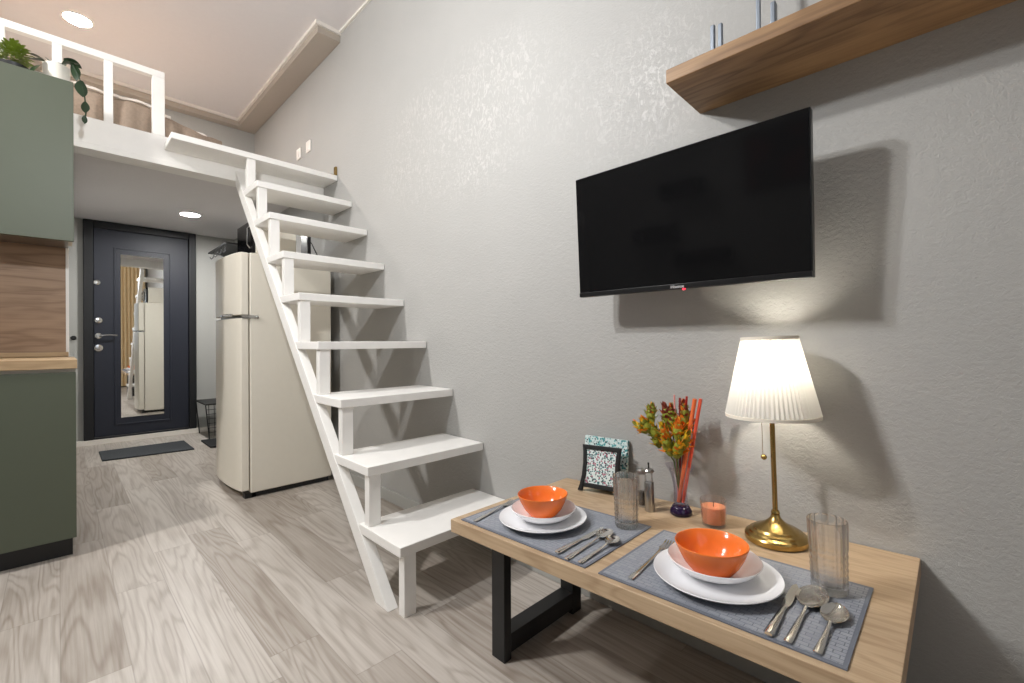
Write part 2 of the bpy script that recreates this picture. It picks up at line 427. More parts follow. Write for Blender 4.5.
for x0, x1 in ((-1.4, -.702), (-.698, KX)): obj('door', MB().box(x0, x1, 0, .02, 1.443, 2.214), M['green'], k, bevel=.0015)
obj('light_rail', MB().box(-1.38, KX-.02, .03, .28, 1.45, 1.462), M['brushed'], k)

# plants on the upper unit
pt = thing('trailing_plant', 'white ribbed pot with dark trailing leaves on the green upper unit', 'plant', T(-.004, 3.17, 2.211))
pr = [(.03, 0), (.043, .004), (.047, .04), (.049, .08), (.0495, .114), (.046, .116), (.044, .1), (.02, .098)]
obj('pot', MB().lathe(pr, 40, fn=lambda r, z, a, k: r*(1+.012*math.sin(z*420) if .01 < z < .11 else 1)), M['pale_pot'], pt)
obj('soil', MB().lathe([(.043, .094), (.041, .103), (.005, .106)], 20), M['soil'], pt)
mb = MB()
trail = [(.01, -.01, .11), (.03, -.04, .145), (.055, -.06, .125), (.08, -.07, .06), (.098, -.072, -.02), (.104, -.074, -.09), (.098, -.074, -.16)]
mb.tube(trail, .003, 6)
for (x, y, z, L, W, az, pit, rol) in ((-.03,-.02,.112,.085,.04,150,40,0), (-.02,-.02,.115,.06,.036,100,55,20), (.015,-.02,.112,.05,.038,75,62,0), (.025,-.045,.145,.07,.046,20,5,-20),
        (.055,-.062,.13,.08,.046,50,-55,0), (.088,-.076,.05,.085,.052,110,-78,0), (.1,-.078,-.05,.06,.034,75,-78,0),
        (.098,-.078,-.12,.045,.022,95,-80,0), (.02,-.04,.12,.07,.04,-30,25,10), (-.04,-.03,.11,.07,.04,200,-5,0),
        (-.05,-.04,.085,.08,.045,215,-40,0)):
    mb.blade(L, W, R(30), T(x, y, z) @ RZ(az-90) @ RX(pit) @ RY(rol))
obj('foliage', mb, M['dark_leaf'], pt)
pt = thing('small_bush_plant', 'small bushy lime green plant in a dark pot on the upper unit', 'plant', T(-.15, 3.16, 2.211))
obj('pot', MB().lathe([(.034, 0), (.05, .004), (.056, .04), (.058, .05), (.052, .05), (.046, .036), (.02, .034)], 32), M['black'], pt)
mb = MB()
for i in range(300):
    u = random.random(); az = random.uniform(0, 360); el = R(10+80*u)
    rr = .022+.04*random.random()
    px, py, pz = rr*math.cos(el)*math.cos(R(az)), rr*math.cos(el)*math.sin(R(az)), .066+rr*1.5*math.sin(el)
    mb.blade(.026, .013, R(40), T(px, py, pz) @ RZ(az-90) @ RX(10+60*u))
obj('foliage', mb, M['bright_leaf'], pt)

# ------------------------------------------------------------------ fridge and what is on it
fr = thing('fridge', 'tall cream two door fridge with chrome handles beside the stairs', 'fridge', T(0, 3.054, 0))
obj('body', MB().box(.818, 1.32, 0, .555, .03, 1.5), M['fridge'], fr, bevel=.008)
def fdoor(z0, z1):
    poly = [(.812, .002), (.812, .553), (.758, .553)] + [(.758+.012*(i+.5)/13-.024*math.sin(PI*(i+.5)/13)**.7, .553-.551*(i+.5)/13) for i in range(13)] + [(.772, .002)]
    return MB().prism(poly, z0, z1, 2)
obj('freezer_door', fdoor(1.118, 1.498), M['fridge'], fr, bevel=.004)
obj('fridge_door', fdoor(.05, 1.098), M['fridge'], fr, bevel=.004)
mb = MB(); mb.box(.786, .83, .02, .54, 1.1, 1.117)
obj('door_gap', mb, M['brushed'], fr)
for z in (1.118,):
    obj('handle', MB().tube([(.752, .1, z), (.738, .16, z), (.736, .3, z), (.748, .36, z)], .009, 10), M['chrome'], fr)
obj('hinge', MB().box(.775, .85, -.008, .004, 1.1, 1.116).ball((.856, -.004, 1.108), .012), M['chrome'], fr)
obj('foot', MB().box(.79, .85, .01, .06, 0, .032), M['black'], fr); obj('kick_strip', MB().box(.83, 1.3, .01, .54, .004, .032), M['black'], fr)
obj('foot', MB().box(.79, .85, .49, .54, 0, .032), M['black'], fr)
mw = thing('microwave', 'white microwave with dark glass door on top of the fridge', 'microwave', T(.86, 3.12, 1.5))
obj('case', MB().box(.012, .255, 0, .34, .012, .225), M['fridge'], mw, bevel=.006)
o = obj('door', MB().box(-.008, .011, .005, .335, .016, .221), M['screen'], mw, bevel=.003)
obj('handle', MB().tube([(-.006, .05, .05), (-.022, .05, .07), (-.022, .05, .17), (-.006, .05, .19)], .006, 8), M['chrome'], o)
for x, y in ((.05, .04), (.22, .04), (.05, .3), (.22, .3)): obj('foot', MB().lathe([(.014, 0), (.014, .013)], 12), M['black'], mw, M=T(x, y, 0))
ro = thing('router', 'black upright wifi box with a cable behind the top stair treads', 'router', T(1.207, 3.2, 1.5))
obj('case', MB().box(-.012, .012, -.06, .06, 0, .2), M['black_plastic'], ro, bevel=.004)
obj('cable', MB().tube([(.012, 0, .17), (.035, -.01, .14), (.07, -.02, .06), (.085, -.02, .004)], .0035, 8), M['black_plastic'], ro)

# entry bits
hr = thing('hat_rack', 'black wall rack with hooks high on the wall beyond the fridge', 'rack')
mb = MB()
mb.box(1.08, 1.388, 4.75, 5.45, 1.862, 1.876); mb.prism([(1.388, 1.862), (1.2, 1.862), (1.388, 1.76)], 4.74, 4.755, 1); mb.prism([(1.388, 1.862), (1.2, 1.862), (1.388, 1.76)], 5.445, 5.46, 1)
obj('shelf', mb, M['black'], hr)
for y in (4.85, 5.0, 5.15, 5.3): obj('hook', MB().tube([(1.1, y, 1.86), (1.095, y, 1.81), (1.08, y, 1.79), (1.065, y, 1.805)], .005, 8), M['black'], hr)
sr = thing('shoe_rack', 'black wire shoe rack by the wall beyond the fridge', 'rack')
obj('shelf', MB().box(1.0, 1.36, 5.18, 5.66, .338, .352), M['black'], sr)
mb = MB()
for x in (1.005, 1.35):
    for y in (5.2, 5.64): obj('leg', MB().tube([(x, y, .338), (x+.03*(1 if x < 1.2 else 0), y, 0)], .005, 6), M['black'], sr)
for i in range(1, 7): mb.tube([(1.005+.03*i/8, 5.2, .338-.045*i), (1.35, 5.2, .338-.045*i)], .003, 6)
for i in range(8): mb.tube([(1.03+.045*i, 5.2, .338), (1.035+.045*i, 5.2, .03)], .003, 6)
obj('wire_frame', mb, M['black'], sr)
def slab_mat(name, poly, mat, label, th=.012):
    return tag(obj(name, MB().prism(poly, 0.001, th, 2), mat, bevel=.003), label, 'mat')
slab_mat('door_mat', [(.24, 4.86), (.843, 4.8), (.843, 5.28), (.24, 5.28)], M['mat_door'], 'charcoal door mat on the floor in front of the navy door')
slab_mat('boot_tray', [(.955, 4.76), (1.32, 4.76), (1.32, 5.14), (.955, 5.14)], M['rubber_black'], 'small black boot mat half hidden behind the fridge', .018)

# ------------------------------------------------------------------ stairs
st = thing('staircase', 'white painted open stair with nine treads rising to the loft', 'stairs', T(.81, 1.336, 0))
sy = lambda y: y-1.336
obj('stringer', MB().prism([(sy(1.415), 0), (sy(1.503), 0), (sy(3.317), 1.973), (sy(3.317), 2.068)], -.002, .04, 0), M['white'], st, bevel=.003)
TY = [1.336, 1.560, 1.786, 2.012, 2.236, 2.452, 2.664, 2.874, 3.092]
TZ = [.251, .481, .714, .953, 1.190, 1.423, 1.667, 1.894, 2.126]
for i in range(9):
    x0 = 0 if i < 8 else -.368
    dep = (.435, .315, .30, .30, .30, .30, .30, .30, .222)[i]
    if i == 0:
        obj('tread', MB().prism([(0, 0), (.576, 0), (.576, .30), (0, .30)], TZ[0]-.036, TZ[0], 2), M['white'], st, bevel=.0035); continue
    obj('tread', MB().box(x0, 1.386-.81, sy(TY[i]), sy(TY[i])+dep, TZ[i]-.036, TZ[i]), M['white'], st, bevel=.0035)
for i in range(9):
    zb = 0 if i == 0 else TZ[i-1]
    obj('post', MB().box(.009+(.011 if i == 0 else 0), .057+(.011 if i == 0 else 0), sy(TY[i])+.008, sy(TY[i])+.044, zb, TZ[i]-.036), M['white'], st, bevel=.002)
hb = tag(obj('corner_bracket', MB().box(1.375, 1.386, 3.1, 3.13, 2.127, 2.19).box(1.34, 1.386, 3.1, 3.13, 2.126, 2.13), M['brass']), 'tiny metal corner bracket at the wall end of the top tread', 'bracket')
for nm, (y, lab) in (('a', (3.80, 'white wall socket above the loft, the one nearer the bed')), ('b', (3.60, 'white wall switch above the loft, the one nearer the stairs'))):
    s_ = thing('wall_socket' if nm == 'a' else 'wall_switch', lab, 'socket' if nm == 'a' else 'switch')
    obj('cover_plate', MB().box(XR-.012, XR, y-.042, y+.042, 2.445, 2.53), M['plate_white'], s_, bevel=.004)
    if nm == 'a': obj('socket_face', MB().lathe([(.026, 0), (.026, .006), (.02, .008)], 24), M['plate_white'], s_, M=T(XR-.01, y, 2.487) @ RY(-90))
    else: obj('rocker', MB().box(XR-.017, XR-.01, y-.028, y+.028, 2.46, 2.515), M['plate_white'], s_, bevel=.003)

# ------------------------------------------------------------------ loft railing and bed
rg = thing('loft_railing', 'white loft railing with square balusters above the beam', 'railing')
obj('top_rail', MB().box(-2.2, .447, 3.332, 3.372, 2.518, 2.556), M['white'], rg, bevel=.003)
obj('end_post', MB().box(.389, .447, 3.331, 3.378, 2.176, 2.518), M['white'], rg, bevel=.003)
for i in range(9):
    xb = .179-.2*i
    obj('baluster', MB().box(xb, xb+.038, 3.333, 3.37, 2.176, 2.518), M['white'], rg, bevel=.002)
bd = thing('loft_bed', 'low loft bed with taupe blanket behind the white railing', 'bed')
obj('mattress', MB().box(-1.2, .72, 3.56, 4.86, 2.18, 2.36), M['sheet'], bd, bevel=.04, seg=4)
for x, y in ((-1.1, 3.66), (.62, 3.66), (-1.1, 4.76), (.62, 4.76)): obj('foot', MB().box(x-.03, x+.03, y-.03, y+.03, 2.15, 2.182), M['white'], bd)
def drape(x0, x1, nx, fn):
    rows = []
    for i in range(nx+1):
        x = x0+(x1-x0)*i/nx
        rows.append(fn(x))
    return rows
def bl(x):
    w1 = .010*math.sin(x*34)+.008*math.sin(x*57+1)+.012*math.sin(x*9+2)
    top = 2.405+.012*math.sin(x*7)+.006*math.sin(x*23) - (0 if x < .42 else .06*min(1, (x-.42)/.25))
    return [(x, 3.50+w1*1.3, 2.182), (x, 3.497+w1*1.1, 2.24), (x, 3.50+w1*.9, 2.31), (x, 3.51+w1*.7, top-.04), (x, 3.53+w1*.4, top-.01), (x, 3.58, top+.004), (x, 3.75, top+.012+.01*math.sin(x*15)), (x, 4.1, top+.01), (x, 4.5, top), (x, 4.5, 2.3), (x, 4.0, 2.22)]
obj('blanket', MB().rings(drape(-1.15, .78, 110, bl), True, True), M['blanket'], bd)
def shf(x):
    w1 = .012*math.sin(x*30)+.01*math.sin(x*71)
    top = 2.411+.012*math.sin(x*7)+.006*math.sin(x*23)+.007*max(0, math.sin(x*11+1))+.005*abs(math.sin(x*47))*abs(math.sin(x*19)) - (0 if x < .42 else .06*min(1, (x-.42)/.25))
    return [(x, 3.505+w1*.6, top-.022), (x, 3.515+w1*.5, top-.004), (x, 3.545+w1*.4, top+.006), (x, 3.60, top+.006), (x, 3.60, top-.02)]
obj('sheet_edge', MB().rings(drape(-1.1, .5, 120, shf), True, True), M['sheet'], bd)

# ------------------------------------------------------------------ television and shelf
TVM = T(1.248, .572, 1.098) @ RY(-3.35)
tv = thing('television', 'black flat screen television tilted forward on the grey wall', 'television', TVM)
W2, Ht = .336, .397
obj('casing', MB().box(.004, .03, -W2, W2, 0, Ht), M['black_plastic'], tv, bevel=.003)
obj('rear_housing', MB().prism([(.03, .02), (.062, .035), (.062, .19), (.03, .25)], -.25, .25, 0) if False else MB().box(.03, .062, -.24, .24, .03, .25), M['black_plastic'], tv, bevel=.012)
obj('screen', MB().box(0, .0045, -W2+.003, W2-.003, .016, Ht-.004), M['screen'], tv)
obj('bottom_bezel', MB().box(-.001, .006, -W2+.001, W2-.001, .001, .0155), M['black_plastic'], tv, bevel=.001)
obj('standby_light', MB().box(-.0025, .003, -.03, -.023, -.0035, .001), M['standby'], tv)
cu = bpy.data.curves.new('logo', 'FONT'); cu.body = 'Hisense'; cu.size = .0125; cu.extrude = .0004; cu.align_x = 'CENTER'
tmp = bpy.data.objects.new('tmp', cu); C.objects.link(tmp)
dg = bpy.context.evaluated_depsgraph_get()
me = bpy.data.meshes.new_from_object(tmp.evaluated_get(dg)); bpy.data.objects.remove(tmp)
me.materials.clear(); me.materials.append(M['logo'])
lo = bpy.data.objects.new('logo', me); C.objects.link(lo); lo.parent = tv
lo.matrix_local = T(-.0018, -.008, .0035) @ Matrix(((0,0,-1,0), (-1,0,0,0), (0,1,0,0), (0,0,0,1)))
obj('wall_bracket', MB().box(.062, .075, -.06, .06, .1, .22).box(.07, .1, -.02, .02, .14, .18).box(.1, .131, -.05, .05, .1, .24), M['black'], tv)
sh = tag(obj('wall_shelf', MB().box(1.158, XR, -.32, .554, 1.646, 1.684), M['shelf'], bevel=.003), 'brown oak floating shelf on the wall above the television', 'shelf')
def bookend(y, h, xs, label, wd=.012):
    o = thing('shelf_upright', label, 'metal upright', T(1.29, y, 1.684), 'grey metal uprights on the oak shelf')
    obj('foot_plate', MB().box(-.05, .05, -.015, .012, 0, .003), M['grey_metal'], o)
    for dx, dy in xs: obj('bar', MB().box(dx-wd/2, dx+wd/2, dy-.006, dy+.006, .003, h), M['grey_metal'], o, bevel=.003)
bookend(.474, .148, ((.0, .004), (.008, -.014)), 'short pair of grey metal uprights at the shelf end')
bookend(.362, .30, ((.0, 0),), 'tall thin grey metal upright on the shelf, middle one', .006)
bookend(.330, .130, ((.0, -.004),), 'flat round-topped grey metal upright furthest along the shelf', .022)

# ------------------------------------------------------------------ table (its top slopes very slightly)
TM = T(0, .056, .45) @ RX(-1.6788)
def tl(x, y, z=0, rz=0): return TM @ T(x, y, z) @ RZ(rz)
tb = thing('dining_table', 'low oak topped table with black steel legs against the wall', 'table', TM)
obj('tabletop', MB().box(.820, 1.384, 0, 1.0155, -.037, 0), M['oak'], tb, bevel=.0015)
def leg(yw):
    yl = yw-.056; s_ = math.sin(R(1.6788))
    zt = -.037; zb = -.45+yl*s_
    m = MB(); A = TM.inverted()
    top = .45-yl*s_-.037
    m.box(.918, .948, yw-.027, yw+.027, 0, top, A); m.box(1.25, 1.30, yw-.027, yw+.027, 0, top, A)
    m.box(.948, 1.25, yw-.027, yw+.027, .02, .076, A); m.box(.948, 1.25, yw-.027, yw+.027, top-.03, top-.001, A)
    return m
for yw in (.971, .13): obj('leg_frame', leg(yw), M['black'], tb, bevel=.002)

def placemat(y0, label):
    o = thing('placemat', label, 'placemat', tl(.993, y0+.222), 'grey woven placemats')
    obj('woven_panel', MB().prism([(-.149, -.216), (.149, -.216), (.149, .216), (-.149, .216)], .0006, .0032, 2), M['placemat'], o)
    m = MB()
    pts = [(-.156, -.222), (.156, -.222), (.156, .222), (-.156, .222)]
    m.box(-.157, -.149, -.2225, .2225, .0005, .0028); m.box(.149, .157, -.2225, .2225, .0005, .0028); m.box(-.149, .149, -.2225, -.216, .0005, .0028); m.box(-.149, .149, .216, .2225, .0005, .0028)
    obj('stitched_edge', m, M['mat_edge'], o)
placemat(.541, 'grey woven placemat at the stair end of the table')
placemat(.061, 'grey woven placemat at the lamp end of the table')

def dinner_plate(x, y, label):
    p_ = [(.07, 0), (.075, .003), (.095, .006), (.118, .014), (.1255, .0195), (.1245, .021), (.116, .0175), (.094, .0095), (.07, .006), (.0, .0055)]
    tag(obj('dinner_plate', MB().lathe([(.0, .001)]+p_, 72), M['gloss_white'], M=tl(x, y, .0033), smooth=60), label, 'plate', 'white dinner plates')
def soup_plate(x, y, z, label):
    p_ = [(.0, .001), (.045, 0), (.05, .003), (.07, .012), (.086, .024), (.0935, .034), (.0925, .0355), (.083, .027), (.066, .0165), (.046, .007), (.0, .006)]
    tag(obj('soup_plate', MB().lathe(p_, 72), M['gloss_white'], M=tl(x, y, z), smooth=60), label, 'plate', 'white soup plates')
def bowl(x, y, z, label):
    p_ = [(.0, .002), (.03, .002), (.032, 0), (.036, .001), (.042, .006), (.056, .025), (.066, .046), (.0725, .066), (.0732, .068), (.0722, .0695), (.070, .068), (.0635, .047), (.052, .026), (.038, .011), (.02, .006), (.0, .0055)]
    tag(obj('bowl', MB().lathe([(r_, z_*.92) for r_, z_ in p_], 72), M['orange'], M=tl(x, y, z), smooth=60), label, 'bowl', 'orange bowls')
dinner_plate(.976, .787, 'white dinner plate lowest of the stack at the stair end'); soup_plate(.985, .79, .0098, 'white soup plate under the orange bowl at the stair end'); bowl(.992, .799, .0162, 'shiny orange bowl stacked on plates at the stair end')
dinner_plate(.973, .303, 'large white dinner plate lowest of the stack near the lamp'); soup_plate(.988, .312, .0098, 'white soup plate under the orange bowl near the lamp'); bowl(.977, .312, .0162, 'shiny orange bowl stacked on plates near the lamp')

# cutlery: lofted sections along +X, origin at handle end
def sec(x, w, h, z, n=12, dish=0):
    r_ = []
    for i in range(n):
        a_ = 2*PI*i/n; yy = w*math.cos(a_); zz = h*math.sin(a_)
        r_.append((x, yy, z+zz+dish*(yy/w)**2 if w > 1e-4 else z+zz))
    return r_
def handle_secs(L, zt=.004):
    return [sec(0, .0052, .0016, .003), sec(.004, .0066, .0022, .003), sec(.03*L/.12, .0058, .0022, .0032), sec(.07*L/.12, .0042, .002, .0038), sec(.1*L/.12, .003, .002, .0055), sec(L, .0026, .0018, .0085)]
def spoon(name, L, bl_, bw, x, y, rz, label, group):
    H = L-bl_
    o = thing(name, label, 'spoon', tl(x, y, .0034, rz), group)
    obj('handle', MB().rings(handle_secs(H)), M['steel'], o, smooth=60)
    m = MB(); N_ = 14; out = []; inn = []
    outer = []
    for i in range(N_+1):
        t_ = i/N_; s_ = math.sin(PI*min(.995, max(.03, t_)))**.52*(1-.1*(t_-.5)); w_ = bw/2*s_
        zc = .0085 - .0075*math.sin(PI*t_)**.8
        rowo = []; 
        for j in range(9):
            q = -1+2*j/8
            rowo.append(((H-.002)+bl_*t_, w_*q, zc+(.0085-zc+.0005)*q*q))
        rowi = [(px, py*.96, pz+.0009) for (px, py, pz) in rowo[::-1]]
        outer.append(rowo+rowi)
    m.rings(outer)
    obj('bowl', m, M['steel'], o, smooth=70)
def fork(L, x, y, rz, label):
    H = L-.062
    o = thing('fork', label, 'fork', tl(x, y, .0034, rz), 'forks')
    obj('handle', MB().rings(handle_secs(H)), M['steel'], o, smooth=60)
    m = MB()
    m.rings([sec(H-.002, .0026, .0016, .0085), sec(H+.008, .008, .0012, .006), sec(H+.016, .0112, .001, .004), sec(H+.024, .0118, .001, .0035)])
    obj('head', m, M['steel'], o, smooth=60)
    for k_ in range(4):
        yy = -.0096+.0064*k_
        m = MB(); m.rings([[(xx, yy+dy*w_, zz+dz) for dy, dz in ((-1,-.0008), (1,-.0008), (1,.0008), (-1,.0008))] for xx, zz, w_ in ((H+.022, .0035, .0021), (H+.04, .0038, .0018), (H+.054, .0055, .0014), (L, .0075, .0008))])
        obj('tine', m, M['steel'], o)
def knife(L, x, y, rz, label):
    H = L*.5
    o = thing('table_knife', label, 'knife', tl(x, y, .0034, rz), 'table knives')
    obj('handle', MB().rings([sec(0, .006, .0035, .0042), sec(.005, .0084, .0042, .0042), sec(.03, .0078, .0042, .0042), sec(.075, .006, .0034, .004), sec(H, .0046, .0026, .0035)]), M['steel'], o, smooth=60)
    top = [(H, .0045), (H+.01, .006), (L*.8, .0068), (L*.95, .006), (L, .001)]; bot = [(L-.002, -.0015), (L*.93, -.006), (L*.78, -.009), (H+.03, -.0095), (H+.012, -.0085), (H, -.0045)]
    obj('blade', MB().prism([(px, py) for px, py in top+bot], .0026, .0044, 2), M['steel'], o, bevel=.0006)
fork(.20, .846, .936, 10, 'steel fork lying left of the stair-end plates')
knife(.205, .845, .630, 0, 'steel knife nearest the plates at the stair end')
spoon('tablespoon', .205, .062, .042, .836, .594, 2, 'steel tablespoon beside the knife at the stair end', 'tablespoons')
spoon('teaspoon', .172, .052, .035, .842, .560, 1, 'small steel teaspoon at the edge of the stair-end placemat', 'teaspoons')
fork(.225, .854, .437, 4, 'steel fork left of the plates near the lamp')
knife(.215, .842, .169, 1.3, 'steel knife right of the plates near the lamp')
spoon('tablespoon', .226, .098, .053, .843, .141, -.6, 'steel tablespoon in front of the tumbler near the lamp', 'tablespoons')
spoon('teaspoon', .177, .078, .043, .844, .100, -.8, 'small steel teaspoon at the corner of the lamp-end placemat', 'teaspoons')

# crystal tumblers
def tumbler(x, y, label, rz=0):
    def fn(r, z, a_, k_):
        if k_ >= NO: return r
        fl = abs(math.sin(a_*7)); d_ = .0024*(1-fl)**2 *6
        hz = 0
        if .012 < z < .085: hz = .0014*(.5+.5*math.cos(z*2*PI/.0135))
        return r - min(.0024, d_*.3) - hz*(1 if fl > .35 else .3)
    prof = [(.0, .001), (.028, .0), (.031, .002), (.0318, .006)]
    n = 46
    for i in range(1, n+1):
        z = .006+.132*i/n; prof.append((.0318+.0032*z/.14, z))
    prof.append((.0347, .1405))
    NO = len(prof)
    prof += [(.0335, .142), (.0322, .1405), (.0312, .12), (.0296, .05), (.0288, .022), (.026, .0165), (.0, .0155)]
    tag(obj('crystal_tumbler', MB().lathe(prof, 112, fn=fn), M['glass'], M=tl(x, y, .0036, rz), smooth=50), label, 'glass', 'cut crystal tumblers')
tumbler(1.106, .592, 'cut crystal tumbler on the stair-end placemat beside the mill', 10)
tumbler(1.080, .122, 'cut crystal tumbler on the lamp-end placemat in front of the lamp', 3)

# candle
cd = thing('candle_glass', 'orange candle in a clear glass beside the vase', 'candle', tl(1.276, .4195, .0005))
obj('glass_cup', MB().lathe([(.0, .001), (.028, 0), (.031, .002), (.0345, .0725), (.0338, .0735), (.033, .0725), (.0296, .008), (.026, .0065), (.0, .006)], 56), M['thin_glass'], cd, smooth=50)
obj('wax', MB().lathe([(.0, .0075), (.027, .0078), (.0292, .0095), (.0313, .05), (.0305, .0525), (.012, .0515), (.0, .051)], 48), M['wax'], cd, smooth=50)
obj('wick', MB().tube([(0, 0, .05), (.001, 0, .058), (.003, .001, .063)], .0009, 6), M['black'], cd)

# vase with flowers and sticks
vs = thing('vase', 'flared violet glass vase holding flowers and red sticks', 'vase', tl(1.296, .522, .0005))
def vf(r, z, a_, k_):
    return r*(1+(.12*max(0, (z-.1)/.04))*math.cos(a_*4)*.6)
vp = [(.012, .03), (.022, .028), (.021, .045), (.019, .065), (.021, .09), (.028, .115), (.040, .136), (.0405, .138), (.039, .138), (.0268, .117), (.0198, .091), (.0178, .066), (.0196, .046), (.019, .034), (.010, .032)]
vp = [(r_, .03+(z_-.03)*1.07) for r_, z_ in vp]
obj('glass_body', MB().lathe(vp, 64, fn=vf), M['violet'], vs, smooth=60)
obj('glass_foot', MB().lathe([(.0, 0), (.028, 0), (.032, .004), (.031, .012), (.026, .022), (.0215, .0288), (.01, .029), (.0, .029)], 48), M['violet_dark'], vs, smooth=60)
VB = TM @ Vector((1.296, .522, .036))
def stick(name, tip, r_, mat, label, base=(0, 0)):
    p0 = VB+Vector((base[0], base[1], 0)); p1 = Vector(tip)
    tag(obj(name, MB().tube([p0, p0.lerp(p1, .5), p1], r_, 12), mat), label, 'stick', 'coloured sticks in the vase')
stick('stick', (1.285, .531, .782), .0058, plain('stick_orange', (238, 116, 62), .35), 'thick orange stick in the vase, front one of the pair leaning right', (.0, .006))
stick('stick', (1.292, .517, .783), .0048, plain('stick_coral', (228, 92, 66), .35), 'thick coral stick in the vase, furthest right of the bunch', (.004, -.005))
stick('stick', (1.30, .561, .786), .0032, plain('stick_red', (168, 44, 36), .35), 'thin red stick upright in the middle of the vase', (.004, .002))
stick('stick', (1.305, .584, .779), .0032, plain('stick_maroon', (140, 40, 40), .35), 'thin maroon stick among the dark red flowers', (.006, .004))
stick('stick', (1.302, .600, .787), .0026, plain('stick_pink', (226, 150, 142), .35), 'thin pale pink stick, leftmost in the vase', (-.002, .006))
PM = [M['g_petal'], M['y_petal'], M['o_petal'], M['r_petal'], M['stem']]
def flower(stem_pts, heads, label):
    o = thing('flower_stem', label, 'flower', T(*VB), 'flower stems in the vase')
    iv = Vector(VB)
    pts = [Vector(p)-iv for p in stem_pts]
    obj('stem', MB().tube(pts, .0022, 8), M['stem'], o)
    for (hx, hy, hz, L_, wts, dirv) in heads:
        m = MB(); c_ = Vector((hx, hy, hz))-iv
        dv = Vector(dirv).normalized(); Q = Vector((0, 0, 1)).rotation_difference(dv).to_matrix().to_4x4()
        m.mi = 0; 
        n0 = len(m.bm.faces)
        m.ball((0, 0, 0), L_*.3, 10, (.75, .75, 1.4))
        for lay, (cnt, tilt, ln, zz) in enumerate(((5, 88, .5, L_*.2), (7, 66, .58, 0), (8, 44, .6, -L_*.12), (8, 24, .55, -L_*.25))):
            for q in range(cnt):
                m.mi = random.choices((0, 1, 2, 3), wts)[0]
                az = 360*q/cnt+lay*23+random.uniform(-14, 14)
                m.blade(L_*ln*random.uniform(.85, 1.15), L_*.24, R(-25), T(0, 0, zz) @ RZ(az) @ RX(tilt+random.uniform(-8, 8)), 4, lambda t_: max(.05, math.sin(PI*min(1, .12+t_*.86))), .35)
        for vtx in m.bm.verts: vtx.co = Q @ vtx.co + c_
        obj('flower_head', m, PM, o)
b0 = tuple(VB)
flower([b0, (1.29, .596, .59), (1.285, .64, .65), (1.28, .675, .69)],
       [(1.278, .676, .684, .061, (3, 5, 3, 0), (-.2, .6, 1)), (1.283, .696, .676, .058, (2, 6, 3, 0), (0, 1, .6)), (1.28, .65, .668, .061, (5, 4, 2, 0), (-.3, .3, 1)), (1.285, .648, .641, .054, (6, 3, 0, 0), (-.2, .4, .8)), (1.285, .668, .715, .058, (6, 2, 1, 1), (0, .2, 1)), (1.29, .664, .732, .044, (5, 2, 1, 1), (0, 0, 1))],
       'yellow and green flower sprig leaning left out of the vase')
flower([b0, (1.285, .585, .60), (1.27, .59, .63), (1.268, .592, .66)],
       [(1.262, .60, .635, .071, (4, 6, 3, 0), (-.3, .3, 1)), (1.262, .572, .632, .071, (5, 6, 2, 0), (-.3, -.3, 1)), (1.27, .556, .655, .065, (2, 6, 4, 0), (0, -.4, 1)), (1.266, .61, .668, .065, (3, 3, 5, 0), (0, .4, 1)), (1.27, .575, .684, .065, (1, 4, 6, 0), (0, 0, 1))],
       'full yellow flower cluster low at the rim of the vase')
flower([b0, (1.295, .588, .60), (1.30, .605, .67), (1.302, .618, .71)],
       [(1.30, .622, .722, .061, (2, 0, 1, 6), (0, .3, 1)), (1.30, .606, .70, .061, (4, 1, 2, 4), (0, -.2, 1)), (1.298, .628, .698, .03, (4, 1, 2, 3), (0, .5, .8)), (1.30, .608, .732, .044, (1, 0, 1, 6), (0, 0, 1))],
       'dark red flower spray on the left behind the yellow cluster')
flower([b0, (1.30, .572, .60), (1.302, .570, .68), (1.303, .568, .74)],
       [(1.298, .568, .71, .065, (2, 1, 6, 2), (0, 0, 1)), (1.303, .568, .735, .058, (1, 0, 2, 6), (0, .1, 1)), (1.30, .558, .688, .058, (1, 3, 6, 1), (0, -.4, 1)), (1.303, .572, .752, .040, (0, 0, 1, 6), (0, 0, 1))],
       'orange and dark red flower spray rising at the back of the vase')

# mills
ml = thing('steel_mill', 'slim brushed steel pepper mill in front of the glass shaker', 'mill', tl(1.262, .604, .0005))
obj('barrel', MB().lathe([(.0, 0), (.0135, 0), (.0145, .002), (.0145, .086), (.0135, .088), (.0, .088)], 36), M['brushed'], ml)
obj('clear_collar', MB().lathe([(.0, .0885), (.0115, .0885), (.0115, .118), (.0, .118)], 32), M['glass'], ml)
obj('cap', MB().lathe([(.0, .1185), (.0155, .1185), (.016, .122), (.013, .127), (.004, .13), (.0, .13)], 32), M['brushed'], ml)
obj('knob', MB().tube([(0, 0, .129), (0, 0, .137), (.001, .001, .146)], .0026, 10, [1, .8, 1.1]), M['black'], ml)
gs = thing('glass_shaker', 'clear glass shaker with dark lid half hidden behind the steel mill', 'shaker', tl(1.285, .640, .0005))
obj('jar', MB().lathe([(.0, 0), (.014, 0), (.0155, .002), (.0155, .1), (.0145, .102), (.0135, .1), (.0135, .006), (.0, .005)], 36), M['thin_glass'], gs)
obj('lid', MB().lathe([(.0, .1025), (.0165, .1025), (.0165, .113), (.012, .117), (.0, .118)], 32), M['brushed'], gs)
obj('contents', MB().lathe([(.0, .0065), (.0128, .0065), (.0128, .045), (.0, .047)], 24), plain('peppercorns', (70, 62, 54), .8), gs)

# photo frame and patterned panel
fm = thing('picture_frame', 'black flared picture frame with speckled print on the table', 'picture frame', tl(1.297, .808, .0025) @ RZ(8) @ RY(11) @ Matrix.Diagonal((1, 1.1, 1.04, 1)))
